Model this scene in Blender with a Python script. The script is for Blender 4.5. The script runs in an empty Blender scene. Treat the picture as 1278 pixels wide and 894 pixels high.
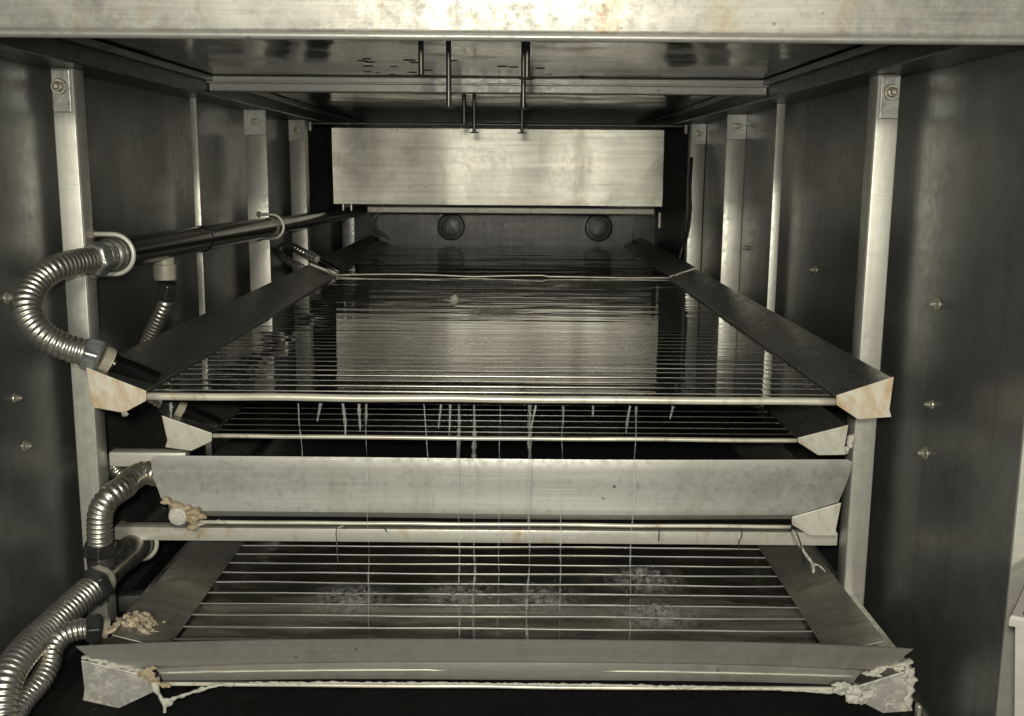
import bpy, bmesh, math, random
from mathutils import Vector, Matrix, noise
random.seed(7)
scn = bpy.context.scene
COL = scn.collection

# ------------------------------------------------------------------ camera
CAMZ = 0.86
tilt = math.atan(237 / 1311.0)
roll = math.radians(0.45)
cam_d = bpy.data.cameras.new('camera')
cam = bpy.data.objects.new('camera', cam_d); COL.objects.link(cam)
cam_d.sensor_width = 36; cam_d.lens = 36 * 1311 / 1278.0
cam_d.clip_start = 0.02; cam_d.clip_end = 60
F = Vector((0, math.cos(tilt), -math.sin(tilt))); U0 = Vector((0, math.sin(tilt), math.cos(tilt))); R0 = Vector((1, 0, 0))
RR = R0 * math.cos(roll) + U0 * math.sin(roll)
UU = U0 * math.cos(roll) - R0 * math.sin(roll)
m = Matrix((RR, UU, -F)).transposed().to_4x4(); m.translation = (0, 0, CAMZ)
cam.matrix_world = m
scn.camera = cam
scn.render.resolution_x = 1024; scn.render.resolution_y = 716

# ------------------------------------------------------------------ world and lamps
w = bpy.data.worlds.new('World'); scn.world = w; w.use_nodes = True
bg = w.node_tree.nodes['Background']
bg.inputs['Color'].default_value = (0.72, 0.86, 1.0, 1); bg.inputs['Strength'].default_value = 0.09

def area(name, loc, target, sx, sy, power, col):
    l = bpy.data.lights.new(name, 'AREA'); l.shape = 'RECTANGLE'; l.size = sx; l.size_y = sy
    l.energy = power; l.color = col
    o = bpy.data.objects.new(name, l); COL.objects.link(o); o.location = loc
    o.rotation_euler = (Vector(target) - Vector(loc)).to_track_quat('-Z', 'Y').to_euler()
    return o
# the fluorescent fittings of the room behind the photographer
area('room_lamp', (-0.10, -3.0, 1.70), (0, 1.8, 0.7), 0.55, 0.22, 72, (1.0, 0.95, 0.80))
# the photographer's torch, held just above the lens
area('hand_torch', (-0.03, -0.06, 0.93), (0, 3, 0.82), 0.07, 0.05, 11.5, (1.0, 0.96, 0.825))

vs = scn.view_settings
vs.view_transform = 'Standard'; vs.look = 'None'; vs.exposure = 0.30; vs.gamma = 1.0; vs.use_curve_mapping = False
scn.cycles.max_bounces = 8

# ------------------------------------------------------------------ materials
def mat_base(name):
    mt = bpy.data.materials.new(name); mt.use_nodes = True
    nt = mt.node_tree; b = nt.nodes['Principled BSDF']
    return mt, nt, b
def nd(nt, t, **kw):
    n = nt.nodes.new(t)
    for k, v in kw.items(): setattr(n, k, v)
    return n
def noise_tex(nt, scale3, scale=1.0, detail=6, rough=0.6, coord='Object', dist=0.0):
    tc = nd(nt, 'ShaderNodeTexCoord'); mp = nd(nt, 'ShaderNodeMapping'); n = nd(nt, 'ShaderNodeTexNoise')
    mp.inputs['Scale'].default_value = scale3
    n.inputs['Scale'].default_value = scale; n.inputs['Detail'].default_value = detail
    n.inputs['Roughness'].default_value = rough; n.inputs['Distortion'].default_value = dist
    nt.links.new(tc.outputs[coord], mp.inputs[0]); nt.links.new(mp.outputs[0], n.inputs['Vector'])
    return n
def ramp(nt, src, stops):
    r = nd(nt, 'ShaderNodeValToRGB'); e = r.color_ramp.elements
    while len(e) < len(stops): e.new(0.5)
    for el, (p, c) in zip(e, stops):
        el.position = p; el.color = (*c, 1) if len(c) == 3 else c
    nt.links.new(src, r.inputs[0]); return r
def g(v): return (v, v, v)
def mix(nt, fac, a, b, mode='MIX'):
    mx = nd(nt, 'ShaderNodeMix', data_type='RGBA', blend_type=mode)
    if isinstance(fac, float): mx.inputs[0].default_value = fac
    else: nt.links.new(fac, mx.inputs[0])
    for s, i in ((a, 6), (b, 7)):
        if isinstance(s, tuple): mx.inputs[i].default_value = (*s, 1)
        else: nt.links.new(s, mx.inputs[i])
    return mx.outputs[2]

def steel(name, col, rough=0.4, metal=0.7, grain=(4, 4, 300), stain=None, stain_amt=0.0, stain_scale=14,
          dots=0.0, wave=0.0, grain_bump=0.04, mottle=0.25, rvar=0.12, white=None, white_amt=0.5, white_scale=30, gcon=1.0, scratch=0.0, drip=0.0):
    """aged stainless steel: brushed grain, cloudy mottling, optional stains, specks, scale and sheet waviness"""
    mt, nt, b = mat_base(name)
    gr = noise_tex(nt, grain, 1.0, 4, 0.6)
    cl = noise_tex(nt, (1, 1, 1), 9.0, 6, 0.65, dist=0.6)
    fine = noise_tex(nt, (1, 1, 1), 70.0, 5, 0.7)
    lo = tuple(c * (1 - mottle) for c in col); hi = tuple(min(1, c * (1 + mottle * 0.6)) for c in col)
    c1 = ramp(nt, cl.outputs[0], [(0.3, lo), (0.7, hi)]).outputs[0]
    gsh = ramp(nt, gr.outputs[0], [(0.25, g(1 - .22 * gcon)), (0.75, g(1 + .1 * gcon))]).outputs[0]
    c = mix(nt, 1.0, c1, gsh, 'MULTIPLY')
    if stain:
        st = noise_tex(nt, (1.0, 1.0, 0.6), stain_scale, 7, 0.62, dist=1.2)
        f = ramp(nt, st.outputs[0], [(0.60 - 0.25 * stain_amt, g(0)), (0.78 - 0.15 * stain_amt, g(1))]).outputs[0]
        c = mix(nt, f, c, stain)
    if white:
        wt = noise_tex(nt, (1, 1, 1), white_scale, 9, 0.7, dist=1.0)
        f = ramp(nt, wt.outputs[0], [(0.62 - 0.2 * white_amt, g(0)), (0.72 - 0.15 * white_amt, g(1))]).outputs[0]
        c = mix(nt, f, c, white)
    if dots:
        vt = nd(nt, 'ShaderNodeTexVoronoi'); vt.inputs['Scale'].default_value = 38; vt.inputs['Randomness'].default_value = 1
        tc = nd(nt, 'ShaderNodeTexCoord'); nt.links.new(tc.outputs['Object'], vt.inputs['Vector'])
        f1 = ramp(nt, vt.outputs['Distance'], [(0.07, g(1)), (0.13, g(0))]).outputs[0]
        sel = ramp(nt, cl.outputs[0], [(0.55, g(0)), (0.62, g(dots))]).outputs[0]
        f = mix(nt, 1.0, f1, sel, 'MULTIPLY')
        c = mix(nt, f, c, (0.05, 0.045, 0.035))
    if scratch:
        for q, rot in enumerate((0.25, -0.9, 1.35)):
            sn = noise_tex(nt, (3.0, 3.0, 420.0), 1.0, 2, 0.5)
            mp = sn.inputs['Vector'].links[0].from_node; mp.inputs['Rotation'].default_value = (0.2 * q, rot, 0.3); mp.inputs['Location'].default_value = (q * 3.3, q, q * 7.7)
            f = ramp(nt, sn.outputs[0], [(0.70, g(0)), (0.74, g(scratch))]).outputs[0]
            c = mix(nt, f, c, tuple(min(1, k * (1.5 if q != 1 else .5)) for k in col))
    if drip:
        dn = noise_tex(nt, (34, 34, 1.6), 1.0, 5, 0.6)
        f = ramp(nt, dn.outputs[0], [(0.60, g(0)), (0.75, g(drip))]).outputs[0]
        c = mix(nt, f, c, tuple(k * .45 for k in col))
    nt.links.new(c, b.inputs['Base Color'])
    b.inputs['Metallic'].default_value = metal
    rr = nd(nt, 'ShaderNodeMapRange'); rr.inputs[3].default_value = max(0.03, rough - rvar); rr.inputs[4].default_value = rough + rvar
    rr.inputs[1].default_value = 0.3; rr.inputs[2].default_value = 0.7
    nt.links.new(fine.outputs[0], rr.inputs[0]); nt.links.new(rr.outputs[0], b.inputs['Roughness'])
    bp = nd(nt, 'ShaderNodeBump'); bp.inputs['Strength'].default_value = 0.5; bp.inputs['Distance'].default_value = 0.001 * grain_bump * 10
    nt.links.new(gr.outputs[0], bp.inputs['Height'])
    last = bp
    if wave:
        wv = noise_tex(nt, (1, 1, 1), 3.2, 2, 0.45)
        b2 = nd(nt, 'ShaderNodeBump'); b2.inputs['Strength'].default_value = 1.0; b2.inputs['Distance'].default_value = wave
        nt.links.new(wv.outputs[0], b2.inputs['Height']); nt.links.new(bp.outputs[0], b2.inputs['Normal']); last = b2
    nt.links.new(last.outputs[0], b.inputs['Normal'])
    return mt

BROWN = (0.34, 0.20, 0.085)
M = {}
M['beam'] = steel('beam steel', (0.44, 0.425, 0.375), 0.48, 0.5, (6, 6, 220), (0.34, 0.25, 0.14), 0.2, 9, dots=0.5, wave=0.006, grain_bump=0.03, mottle=0.3, rvar=0.15, white=(0.49, 0.475, 0.42), white_amt=0.2, white_scale=60, scratch=.4)
M['panel'] = steel('panel steel', (0.68, 0.655, 0.575), 0.37, 0.86, (2, 2, 60), (.34, .32, .26), .3, 5, dots=1.0, wave=0.002, grain_bump=0.004, mottle=0.14, rvar=0.03, gcon=1.4, scratch=.2)
M['wall'] = steel('wall steel', (0.245, 0.25, 0.245), 0.37, 0.68, (60, 60, 3), (0.17, 0.15, 0.11), 0.12, 5, wave=0.006, grain_bump=0.008, mottle=0.22, rvar=0.07, gcon=.3, scratch=.35, drip=.5)
M['ceil'] = steel('ceiling steel', (0.34, 0.34, 0.32), 0.16, 0.95, (40, 4, 40), None, wave=0.012, grain_bump=0.02, rvar=0.05)
M['post'] = steel('post steel', (0.60, 0.59, 0.53), 0.40, 0.45, (120, 120, 3), (0.40, 0.34, 0.22), 0.10, 12, grain_bump=0.01, mottle=0.10, gcon=.6, scratch=.3)
M['bar'] = steel('bar steel', (0.70, 0.68, 0.60), 0.42, 0.30, (4, 120, 120), (0.46, 0.31, 0.14), 0.15, 20, grain_bump=0.01, mottle=0.08, gcon=.5, scratch=.3)
M['plate'] = steel('plate steel', (0.365, 0.36, 0.33), 0.44, 0.5, (3, 3, 120), (0.27, 0.26, 0.22), 0.22, 5, dots=0.9, wave=0.002, grain_bump=0.01, mottle=0.05, gcon=.6, scratch=.55, drip=.25)
M['tray'] = steel('tray steel', (0.34, 0.34, 0.32), 0.34, 0.85, (120, 6, 120), (0.18, 0.15, 0.10), 0.15, 8, wave=0.006, grain_bump=0.04)
M['low_tray'] = steel('low tray steel', (0.40, 0.39, 0.35), 0.40, 0.7, (6, 60, 60), (0.22, 0.17, 0.11), 0.35, 10, grain_bump=0.05, white=(0.42, 0.39, 0.33), white_amt=0.2, white_scale=25)
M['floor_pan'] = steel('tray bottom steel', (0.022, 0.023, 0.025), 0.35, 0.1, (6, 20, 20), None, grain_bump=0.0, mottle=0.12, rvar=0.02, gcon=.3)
M['ridge'] = steel('ridge steel', (0.46, 0.45, 0.41), 0.28, 0.8, (4, 80, 80), None, grain_bump=0.02, rvar=0.05)
M['ridge_low'] = steel('low ridge steel', (0.36, 0.35, 0.32), 0.36, 0.7, (4, 80, 80), None, grain_bump=0.02, rvar=0.05, gcon=2.5)
M['lip'] = steel('lip steel', (0.86, 0.82, 0.68), 0.32, 0.35, (5, 100, 100), (0.52, 0.42, 0.25), 0.12, 20, grain_bump=0.02, rvar=0.05)
M['cap'] = steel('cap steel', (0.80, 0.76, 0.64), 0.42, 0.15, (30, 30, 30), (0.56, 0.36, 0.17), 0.85, 24, grain_bump=0.02, mottle=0.15, gcon=.4, white=(0.82, 0.78, 0.67), white_amt=0.2)
M['cap_plain'] = steel('plain cap steel', (0.74, 0.72, 0.62), 0.42, 0.25, (30, 30, 30), (0.48, 0.38, 0.23), 0.45, 26, grain_bump=0.02, mottle=0.15, gcon=.4, white=(0.76, 0.74, 0.66), white_amt=0.15)
M['cap_scaled'] = steel('scaled cap steel', (0.50, 0.49, 0.45), 0.42, 0.35, (30, 30, 30), (0.46, 0.37, 0.22), 0.3, 24, grain_bump=0.03, gcon=.4, white=(0.74, 0.72, 0.65), white_amt=0.75, white_scale=48)
M['hose'] = steel('hose steel', (0.78, 0.75, 0.67), 0.30, 0.92, (40, 40, 40), (0.35, 0.29, 0.2), 0.15, 30, grain_bump=0.01, rvar=0.07)
M['zinc'] = steel('zinc nut', (0.50, 0.52, 0.50), 0.34, 0.75, (150, 150, 150), None, grain_bump=0.3, mottle=0.5, white=(.72, .74, .72), white_amt=.4, white_scale=120)
M['dark_nut'] = steel('dark nut', (0.06, 0.06, 0.06), 0.35, 0.5, (90, 90, 90), None, grain_bump=0.1, mottle=0.5)
M['pipe'] = steel('dark pipe', (0.045, 0.043, 0.04), 0.2, 0.85, (20, 6, 20), None, grain_bump=0.02, rvar=0.08)
M['grey_pipe'] = steel('grey pipe', (0.36, 0.35, 0.32), 0.28, 0.9, (20, 20, 20), (0.18, 0.15, 0.1), 0.2, 20, grain_bump=0.03)
M['collar'] = steel('collar', (0.62, 0.58, 0.48), 0.5, 0.25, (30, 30, 30), (0.4, 0.32, 0.2), 0.2, 20, grain_bump=0.03)
M['rod'] = steel('rod steel', (0.17, 0.16, 0.14), 0.35, 0.8, (80, 80, 6), None, grain_bump=0.02)
M['bolt'] = steel('bolt steel', (0.50, 0.47, 0.39), 0.36, 0.6, (60, 60, 60), None, grain_bump=0.03)
M['floor'] = steel('wet floor', (0.03, 0.03, 0.03), 0.4, 0.2, (10, 10, 10), (0.05, 0.04, 0.03), 0.2, 8, grain_bump=0.05)
M['pan_low'] = steel('silty tray bottom', (0.075, 0.072, 0.064), 0.45, 0.3, (6, 60, 60), (0.25, 0.21, 0.15), 0.3, 9, grain_bump=0.02, mottle=.4)
M['rear'] = steel('rear steel', (0.12, 0.12, 0.115), 0.4, 0.8, (60, 60, 4), None, grain_bump=0.02)

def simple(name, col, rough=0.5, metal=0.0, bump=0.0, bscale=60, var=0.3):
    mt, nt, b = mat_base(name)
    n = noise_tex(nt, (1, 1, 1), bscale, 6, 0.65)
    c = ramp(nt, n.outputs[0], [(0.3, tuple(k * (1 - var) for k in col)), (0.7, tuple(min(1, k * (1 + var)) for k in col))])
    nt.links.new(c.outputs[0], b.inputs['Base Color']); b.inputs['Roughness'].default_value = rough; b.inputs['Metallic'].default_value = metal
    if bump:
        bp = nd(nt, 'ShaderNodeBump'); bp.inputs['Distance'].default_value = bump; bp.inputs['Strength'].default_value = 0.8
        nt.links.new(n.outputs[0], bp.inputs['Height']); nt.links.new(bp.outputs[0], b.inputs['Normal'])
    return mt
M['hole'] = simple('hole black', (0.006, 0.006, 0.006), 0.8)
M['rubber'] = simple('black cable rubber', (0.02, 0.02, 0.022), 0.4)
M['tube_grey'] = simple('grey plastic tube', (0.32, 0.33, 0.33), 0.35)
M['scale'] = simple('limescale crust', (0.56, 0.54, 0.47), 0.5, 0, 0.0012, 200, 0.3)
M['scale_brown'] = simple('brown crust', (0.40, 0.32, 0.20), 0.45, 0, 0.0015, 130, 0.5)
M['foam'] = simple('dried brown foam', (0.50, 0.42, 0.30), 0.7, 0, 0.002, 160, 0.5)
M['bin'] = simple('bin plastic', (0.50, 0.47, 0.42), 0.45, 0, 0.0005, 20, 0.12)
M['bin_in'] = simple('bin inside', (0.30, 0.27, 0.30), 0.5, 0, 0.0005, 20, 0.1)

def water_mat(name, tint=(0.88, 0.88, 0.87), rough=0.012, bump=0.0, bscale=(6, 60, 1), f0=.02, expo=5.0):
    mt = bpy.data.materials.new(name); mt.use_nodes = True; nt = mt.node_tree
    nt.nodes.remove(nt.nodes['Principled BSDF']); out = nt.nodes['Material Output']
    fr = nd(nt, 'ShaderNodeLayerWeight'); fr.inputs['Blend'].default_value = 0.5   # Schlick reflectance, the same from above and below
    pw = nd(nt, 'ShaderNodeMath', operation='POWER'); pw.inputs[1].default_value = expo; nt.links.new(fr.outputs['Facing'], pw.inputs[0])
    ml = nd(nt, 'ShaderNodeMath', operation='MULTIPLY_ADD'); ml.inputs[1].default_value = 1 - f0; ml.inputs[2].default_value = f0; nt.links.new(pw.outputs[0], ml.inputs[0])
    gl = nd(nt, 'ShaderNodeBsdfGlossy'); gl.inputs['Roughness'].default_value = rough
    tr = nd(nt, 'ShaderNodeBsdfTransparent'); tr.inputs['Color'].default_value = (*tint, 1)
    mx = nd(nt, 'ShaderNodeMixShader')
    nt.links.new(ml.outputs[0], mx.inputs[0]); nt.links.new(tr.outputs[0], mx.inputs[1]); nt.links.new(gl.outputs[0], mx.inputs[2])
    nt.links.new(mx.outputs[0], out.inputs['Surface'])
    if bump:
        n = noise_tex(nt, bscale, 1.0, 3, 0.5)
        bp = nd(nt, 'ShaderNodeBump'); bp.inputs['Distance'].default_value = bump; bp.inputs['Strength'].default_value = 1
        nt.links.new(n.outputs[0], bp.inputs['Height'])
        for s in (fr, gl): nt.links.new(bp.outputs[0], s.inputs['Normal'])
    return mt
M['water'] = water_mat('still water', bump=0.00012, bscale=(4, 26, 1), f0=.08, expo=2.0)
M['water_low'] = water_mat('stirred water', bump=0.00015, bscale=(12, 40, 1), rough=0.10)
def stream_mat(name, tr, ro):
    mt, nt, b = mat_base(name)
    b.inputs['Base Color'].default_value = (0.9, 0.92, 0.9, 1); b.inputs['Transmission Weight'].default_value = tr
    b.inputs['Roughness'].default_value = ro; b.inputs['IOR'].default_value = 1.33
    return mt
M['stream'] = stream_mat('falling water', .8, .1)
M['splash'] = stream_mat('splashed water', .45, .25)
def veil(name, col, lo, hi, fmax, scale3, radial=0.0):
    """broken white water: clear where it is thin, milky where it is full of air"""
    mt, nt, b = mat_base(name); out = nt.nodes['Material Output']
    b.inputs['Base Color'].default_value = (*col, 1); b.inputs['Roughness'].default_value = 0.22; b.inputs['IOR'].default_value = 1.33
    n = noise_tex(nt, scale3, 1.0, 5, 0.65, dist=.4)
    f = ramp(nt, n.outputs[0], [(lo, g(0.0)), (hi, g(fmax))]).outputs[0]
    if radial:
        tc = nd(nt, 'ShaderNodeTexCoord'); ln = nd(nt, 'ShaderNodeVectorMath', operation='LENGTH'); nt.links.new(tc.outputs['Object'], ln.inputs[0])
        mr = nd(nt, 'ShaderNodeMapRange'); mr.inputs[1].default_value = 0; mr.inputs[2].default_value = radial; mr.inputs[3].default_value = 1; mr.inputs[4].default_value = 0
        mr.interpolation_type = 'SMOOTHSTEP'
        nt.links.new(ln.outputs['Value'], mr.inputs[0]); f = mix(nt, 1.0, f, mr.outputs[0], 'MULTIPLY')
    tr = nd(nt, 'ShaderNodeBsdfTransparent'); mx = nd(nt, 'ShaderNodeMixShader')
    nt.links.new(f, mx.inputs[0]); nt.links.new(tr.outputs[0], mx.inputs[1]); nt.links.new(b.outputs[0], mx.inputs[2]); nt.links.new(mx.outputs[0], out.inputs['Surface'])
    return mt
M['trickle'] = veil('trickling water', (.66, .68, .66), .38, .66, .38, (260, 260, 34))
M['drip'] = veil('dripping water', (.72, .74, .72), .36, .68, .6, (260, 260, 60))
M['silt'] = veil('grey silt', (.30, .285, .245), .26, .62, .95, (7, 24, 7))
M['froth'] = veil('froth', (.74, .74, .70), .36, .66, .62, (130, 60, 130), .11)
M['bubbles'] = veil('bubbles', (.70, .67, .58), .22, .52, 1.0, (70, 40, 70), .11)

# ------------------------------------------------------------------ helpers
def link(o, parent=None):
    COL.objects.link(o)
    if parent is not None:
        o.parent = parent
        o.location = Vector(o.location) - world_loc(parent)
    return o
def world_loc(o):
    v = Vector(o.location)
    while o.parent: o = o.parent; v += Vector(o.location)
    return v
def thing(name, label, cat, loc, group=None):
    o = bpy.data.objects.new(name, None); o.empty_display_size = 0.03; o.location = loc; COL.objects.link(o)
    o['label'] = label; o['category'] = cat
    if group: o['group'] = group
    return o
def tag(o, label, cat, group=None):
    o['label'] = label; o['category'] = cat
    if group: o['group'] = group
    return o
def obj(name, bm, mt, parent=None, smooth=False, kind=None, auto=None, solid=0.0, sub=0):
    xs = [v.co for v in bm.verts]
    c = Vector(((min(v.x for v in xs) + max(v.x for v in xs)) / 2, (min(v.y for v in xs) + max(v.y for v in xs)) / 2, min(v.z for v in xs)))
    for v in bm.verts: v.co -= c
    bmesh.ops.recalc_face_normals(bm, faces=bm.faces)
    me = bpy.data.meshes.new(name); bm.to_mesh(me); bm.free()
    me.materials.append(M[mt] if isinstance(mt, str) else mt)
    o = bpy.data.objects.new(name, me); o.location = c
    link(o, parent)
    if smooth: me.shade_smooth()
    if auto is not None: me.set_sharp_from_angle(angle=math.radians(auto))
    if solid:
        md = o.modifiers.new('thickness', 'SOLIDIFY'); md.thickness = solid; md.offset = -1
        md = o.modifiers.new('crisp_edges', 'EDGE_SPLIT'); md.split_angle = math.radians(28)
    if kind: o['kind'] = kind
    return o
def struct(name, bm, mt, **k): return obj(name, bm, mt, kind='structure', **k)

def box(bm, x0, x1, y0, y1, z0, z1, bev=0.0, seg=2):
    b2 = bmesh.new(); bmesh.ops.create_cube(b2, size=1)
    for v in b2.verts:
        v.co = Vector((x0 + (v.co.x + .5) * (x1 - x0), y0 + (v.co.y + .5) * (y1 - y0), z0 + (v.co.z + .5) * (z1 - z0)))
    if bev: bmesh.ops.bevel(b2, geom=b2.edges[:], offset=bev, segments=seg, affect='EDGES', profile=0.5)
    merge(bm, b2); return bm
def merge(bm, b2):
    me = bpy.data.meshes.new('t'); b2.to_mesh(me); b2.free(); bm.from_mesh(me); bpy.data.meshes.remove(me)
def prism_y(bm, pts, y0, y1, bev=0.0):
    """polygon in x,z extruded along y"""
    b2 = bmesh.new()
    a = [b2.verts.new((x, y0, z)) for x, z in pts]; c = [b2.verts.new((x, y1, z)) for x, z in pts]
    n = len(pts); b2.faces.new(a); b2.faces.new(c[::-1])
    for i in range(n): b2.faces.new((a[i], a[(i + 1) % n], c[(i + 1) % n], c[i]))
    bmesh.ops.recalc_face_normals(b2, faces=b2.faces)
    if bev: bmesh.ops.bevel(b2, geom=b2.edges[:], offset=bev, segments=2, affect='EDGES', profile=0.5)
    merge(bm, b2); return bm
def catmull(P, n):
    P = [Vector(p) for p in P]; Q = [P[0] * 2 - P[1]] + P + [P[-1] * 2 - P[-2]]; out = []
    for i in range(1, len(Q) - 2):
        a, b, c, d = Q[i - 1:i + 3]
        for k in range(n):
            t = k / n
            out.append(0.5 * ((2 * b) + (c - a) * t + (2 * a - 5 * b + 4 * c - d) * t * t + (3 * b - a - 3 * c + d) * t ** 3))
    out.append(P[-1]); return out
def resample(P, step):
    L = [0]
    for a, b in zip(P, P[1:]): L.append(L[-1] + (b - a).length)
    n = max(2, int(L[-1] / step)); out = []; j = 0
    for i in range(n + 1):
        s = L[-1] * i / n
        while j < len(P) - 2 and L[j + 1] < s: j += 1
        t = (s - L[j]) / max(1e-9, L[j + 1] - L[j]); out.append(P[j].lerp(P[j + 1], t))
    return out, L[-1]
def tube(bm, P, rad, seg=12, cap=True):
    """P: list of points, rad: float or function(i, s) with s the arc length"""
    n = len(P); rings = []; N = None; s = 0
    for i, p in enumerate(P):
        t = (P[min(i + 1, n - 1)] - P[max(i - 1, 0)]).normalized()
        if N is None:
            N = t.orthogonal().normalized()
        N = (N - t * N.dot(t)).normalized(); B = t.cross(N)
        if i: s += (p - P[i - 1]).length
        r = rad(i, s) if callable(rad) else rad
        rings.append([bm.verts.new(p + (N * math.cos(a) + B * math.sin(a)) * r) for a in [2 * math.pi * k / seg for k in range(seg)]])
    for a, b in zip(rings, rings[1:]):
        for k in range(seg): bm.faces.new((a[k], a[(k + 1) % seg], b[(k + 1) % seg], b[k]))
    if cap:
        bm.faces.new(rings[0][::-1]); bm.faces.new(rings[-1])
    return bm
def lathe(bm, p0, p1, prof, seg=20):
    """prof: list of (t along the axis 0..1, radius)"""
    a, b = Vector(p0), Vector(p1)
    P = [a.lerp(b, t) for t, r in prof]
    d = (b - a).normalized(); N = d.orthogonal().normalized(); B = d.cross(N); rings = []
    for (t, r), p in zip(prof, P):
        rings.append([bm.verts.new(p + (N * math.cos(2 * math.pi * k / seg) + B * math.sin(2 * math.pi * k / seg)) * max(r, 1e-4)) for k in range(seg)])
    for x, y in zip(rings, rings[1:]):
        for k in range(seg): bm.faces.new((x[k], x[(k + 1) % seg], y[(k + 1) % seg], y[k]))
    bm.faces.new(rings[0][::-1]); bm.faces.new(rings[-1]); return bm
def hexnut(bm, p0, p1, r):
    b2 = bmesh.new(); lathe(b2, p0, p1, [(0, r * .86), (0.12, r), (0.88, r), (1, r * .86)], 6)
    bmesh.ops.bevel(b2, geom=b2.edges[:], offset=r * 0.05, segments=1, affect='EDGES'); merge(bm, b2); return bm
def nm(): return bmesh.new()
def corrugated(name, pts, r, parent, pitch=0.0086, depth=0.15, mt='hose', seg=18):
    P, L = resample(catmull(pts, 24), pitch / 6)
    k = 2 * math.pi / pitch
    return obj(name, tube(nm(), P, lambda i, s: r * (1 - depth + depth * abs(math.sin(k * s / 2)) ** 0.7 * 1.0 + 0.012 * noise.noise((s * 40, r * 900, 0))), seg), mt, parent, smooth=True)
def lump(bm, c, rx, ry, rz, amp=0.35, freq=60, sub=4, seed=0):
    b2 = bmesh.new(); bmesh.ops.create_icosphere(b2, subdivisions=sub, radius=1)
    for v in b2.verts:
        d = v.co.normalized(); q = Vector((d.x * rx, d.y * ry, d.z * rz)) * freq + Vector((seed * 7.3, seed * 3.1, 0))
        k = 1 + amp * noise.turbulence(q, 4, False) + amp * 0.8 * noise.noise(q * 0.35)
        v.co = Vector((c[0] + d.x * rx * k, c[1] + d.y * ry * k, c[2] + d.z * rz * k))
    merge(bm, b2); return bm
def blend(o, vox=.0016, it=5):
    md = o.modifiers.new('merge', 'REMESH'); md.mode = 'VOXEL'; md.voxel_size = vox; md.use_smooth_shade = True
    md = o.modifiers.new('soften', 'SMOOTH'); md.factor = .5; md.iterations = it
    return o
def sheet(rows, nx=24, bow=None):
    """rows: (y, z, x0, x1) from top to bottom"""
    bm = nm(); V = []
    for (y, z, x0, x1) in rows:
        V.append([])
        for i in range(nx + 1):
            u = i / nx; x = x0 + (x1 - x0) * u
            dy, dz = bow(u, z) if bow else (0, 0)
            V[-1].append(bm.verts.new((x, y + dy, z + dz)))
    for a, b in zip(V, V[1:]):
        for i in range(nx): bm.faces.new((a[i], a[i + 1], b[i + 1], b[i]))
    return bm
def bolt_x(x, y, z, s, parent, r=0.007, name='bolt', mt='bolt'):
    """hex bolt with washer on a wall facing direction s along x"""
    bm = nm(); lathe(bm, (x, y, z), (x + s * 0.0025, y, z), [(0, r * 1.5), (0.7, r * 1.5), (1, r * 1.4)], 18)
    hexnut(bm, (x + s * 0.0026, y, z), (x + s * 0.009, y, z), r)
    lathe(bm, (x + s * 0.008, y, z), (x + s * 0.013, y, z), [(0, r * .5), (0.85, r * .5), (1, r * .38)], 12)
    return obj(name, bm, mt, parent, auto=35)
def bolt_y(x, y, z, parent, r=0.008, mt='bolt'):
    bm = nm(); lathe(bm, (x, y, z), (x, y - 0.0025, z), [(0, r * 1.45), (0.7, r * 1.45), (1, r * 1.35)], 18)
    hexnut(bm, (x, y - 0.0026, z), (x, y - 0.0085, z), r)
    lathe(bm, (x, y - 0.008, z), (x, y - 0.013, z), [(0, r * .55), (0.8, r * .55), (1, r * .4)], 12)
    return obj('bolt', bm, mt, parent, auto=35)

# ------------------------------------------------------------------ the cabinet
XL, XR, YB = -0.78, 0.66, 4.92
CEIL = 1.06
struct('cabinet_floor', box(nm(), XL - .92, XR + .94, 0.6, YB, -0.02, 0.0), 'floor')
wl = struct('cabinet_wall_left', box(nm(), XL - .02, XL, 1.36, YB, 0.0, 1.10), 'wall')
wr = struct('cabinet_wall_right', box(nm(), XR, XR + .02, 1.320, YB, 0.0, 1.10), 'wall')
struct('cabinet_wall_back', box(nm(), XL - .02, XR + .02, YB, YB + .02, 0, 1.10), 'rear')
ce = struct('cabinet_ceiling', box(nm(), XL, XR, 1.31, YB, CEIL, CEIL + .02), 'ceil')
for i, (x, y, r) in enumerate([(-0.291, 2.078, .008), (-0.278, 2.042, .007), (-0.28, 2.103, .008), (-0.294, 2.188, .009), (-0.313, 2.315, .008), (-0.244, 2.195, .006),
        (-0.294, 2.335, .005), (-0.266, 2.37, .006), (-0.199, 2.06, .010), (-0.193, 2.107, .008), (-0.218, 2.32, .009), (-0.183, 2.269, .009),
        (-0.116, 2.064, .008), (-0.024, 2.169, .009), (-0.001, 2.183, .009), (0.052, 2.203, .009), (0.074, 2.354, .006), (0.148, 2.38, .006)]):
    obj('hole', lathe(nm(), (x, y, CEIL - .0004), (x, y, CEIL + .003), [(0, r * 1.25), (1, r * 1.25)], 20), 'hole', ce)
for x, y, z, r in ((XL, 1.609, .657, .0075), (XL, 1.609, .499, .006), (XL, 1.629, .416, .007), (XL, 2.35, .65, .007)):
    bolt_x(x, y, z, 1, wl, r * .82)
for x, y, z, r in ((XR, 1.621, .657, .0085), (XR, 1.611, .50, .006), (XR, 1.621, .418, .0085), (XR, 2.287, .647, .0075), (XR, 2.973, .643, .0075)):
    bolt_x(x, y, z, -1, wr, r * .82)

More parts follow.
